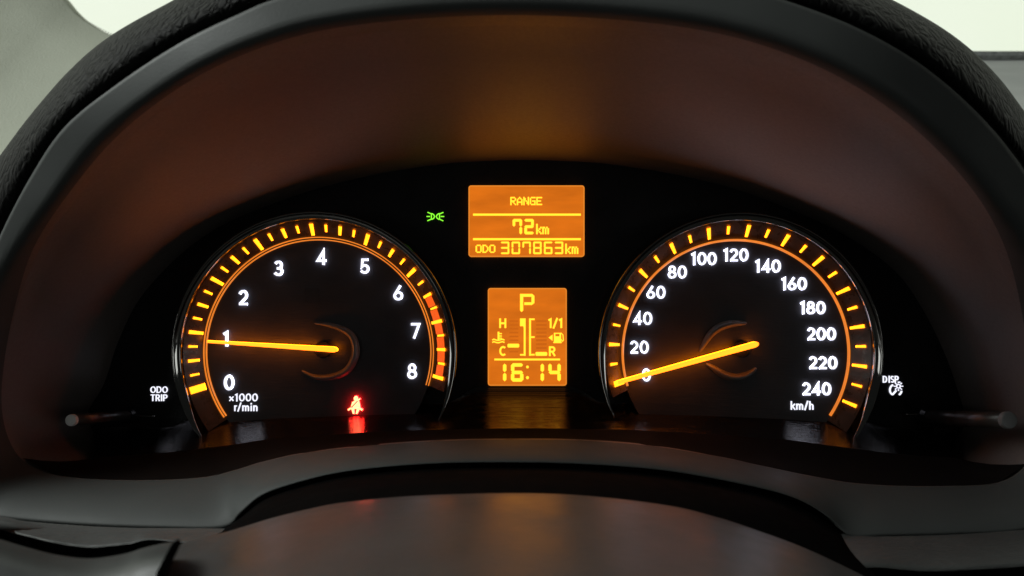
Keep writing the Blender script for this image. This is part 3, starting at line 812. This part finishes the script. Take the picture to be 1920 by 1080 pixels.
# grained lower trim either side
def strip(name, label, top, bot, y0, y1):
    t_ = catmull([(*q, 0) for q in top], 8, False); b_ = catmull([(*q, 0) for q in bot], 8, False)
    th = thing(name, label, 'dash trim', P(bot[0][0], bot[0][1], y1), 'grained dash trim below the bezel')
    v = []
    for k in range(7):
        t = k / 6
        for a, c in zip(t_, b_): v.append(P(a[0] + (c[0] - a[0]) * t, a[1] + (c[1] - a[1]) * t, y0 + (y1 - y0) * t - 0.004 * math.sin(t * math.pi)))
    for a in b_: v.append(P(a[0], a[1], y1) + Vector((0, 0.02, -0.004)))
    mesh('trim_skin', v, grid_faces(8, len(t_)), 'trim', th, smooth=True)
wl = [(-160, 962), (-60, 978), (0, 993), (60, 1008), (110, 1020), (170, 1027), (240, 1021), (290, 1013), (345, 1009)]
wr = [(1610, 1066), (1650, 1064), (1700, 1069), (1760, 1071), (1840, 1067), (1920, 1062), (2040, 1050)]
strip('lower_trim', 'grey grained trim strip below the bezel beside the narrow black slit', [(-160, 958), (-60, 966), (0, 970), (60, 977), (110, 981), (170, 985), (240, 988), (290, 989), (440, 989)], wl[:-1] + [(440, 1030)], -0.074, -0.105)
strip('lower_trim', 'darker grained trim strip below the bezel beyond the column cover', [(1570, 1001), (1650, 1003), (1700, 1002), (1760, 1000), (1840, 996), (1920, 990), (2040, 980)], wr, -0.074, -0.105)
# steering wheel spokes rising into the bottom corners, joined to the hub below
sw = thing('steering_wheel', 'dark grey steering wheel spokes crossing the bottom corners', 'steering wheel', P(960, 1500, -0.19))
def spoke(top, y, dp):
    t_ = catmull([(*q, 0) for q in top], 8, False); v = []
    for (dy, dpy) in ((0.016, 40), (0.008, 10), (0.0, 0), (-0.006, 4), (-0.014, 16), (-0.022, 50), (-0.026, 160)):
        for q in t_: v.append(P(q[0] - max(dpy, 0) * 0.55 * sstep(180, 330, q[0]) * (q[0] < 960), q[1] + dpy + dp, y + dy))
    mesh('spoke', v, grid_faces(7, len(t_)), 'wheel', sw, smooth=True)
spoke([(-160, 985), (-60, 1000), (0, 1018), (60, 1036), (110, 1048), (170, 1054), (230, 1046), (270, 1034), (300, 1027), (330, 1022)], -0.165, -7)
spoke([(1664, 1090), (1690, 1088), (1720, 1096), (1760, 1098), (1840, 1097), (1920, 1092), (2040, 1080)], -0.165, 0)
tv, tf = tube(P(960, 1700, -0.20), P(960, 1700, -0.225), 0.034, 0.03, 32); mesh('hub', tv, tf, 'wheel', sw)
# dark sheet standing in for the shadow gap between trim and wheel spokes
def gap(top, y):
    t_ = catmull([(*q, 0) for q in top], 8, False); v = []
    for (dy, dpy) in ((0.012, -8), (0.004, 2), (-0.004, 40), (-0.010, 130)):
        for q in t_: v.append(P(q[0], q[1] + dpy, y + dy))
    mesh('gap_lining', v, grid_faces(4, len(t_)), 'gap', gb, smooth=True)
gap(wl, -0.100); gap(wr, -0.100)
rs = Raised(-0.196, 0.002); rs.poly([(326, 1020), (331, 1012), (337, 1011), (340, 1018), (322, 1056), (310, 1088), (296, 1088), (302, 1066)]); rs.build('seam_gap', 'rubber', sw)  # raised black sheet standing in for the shade inside the slit
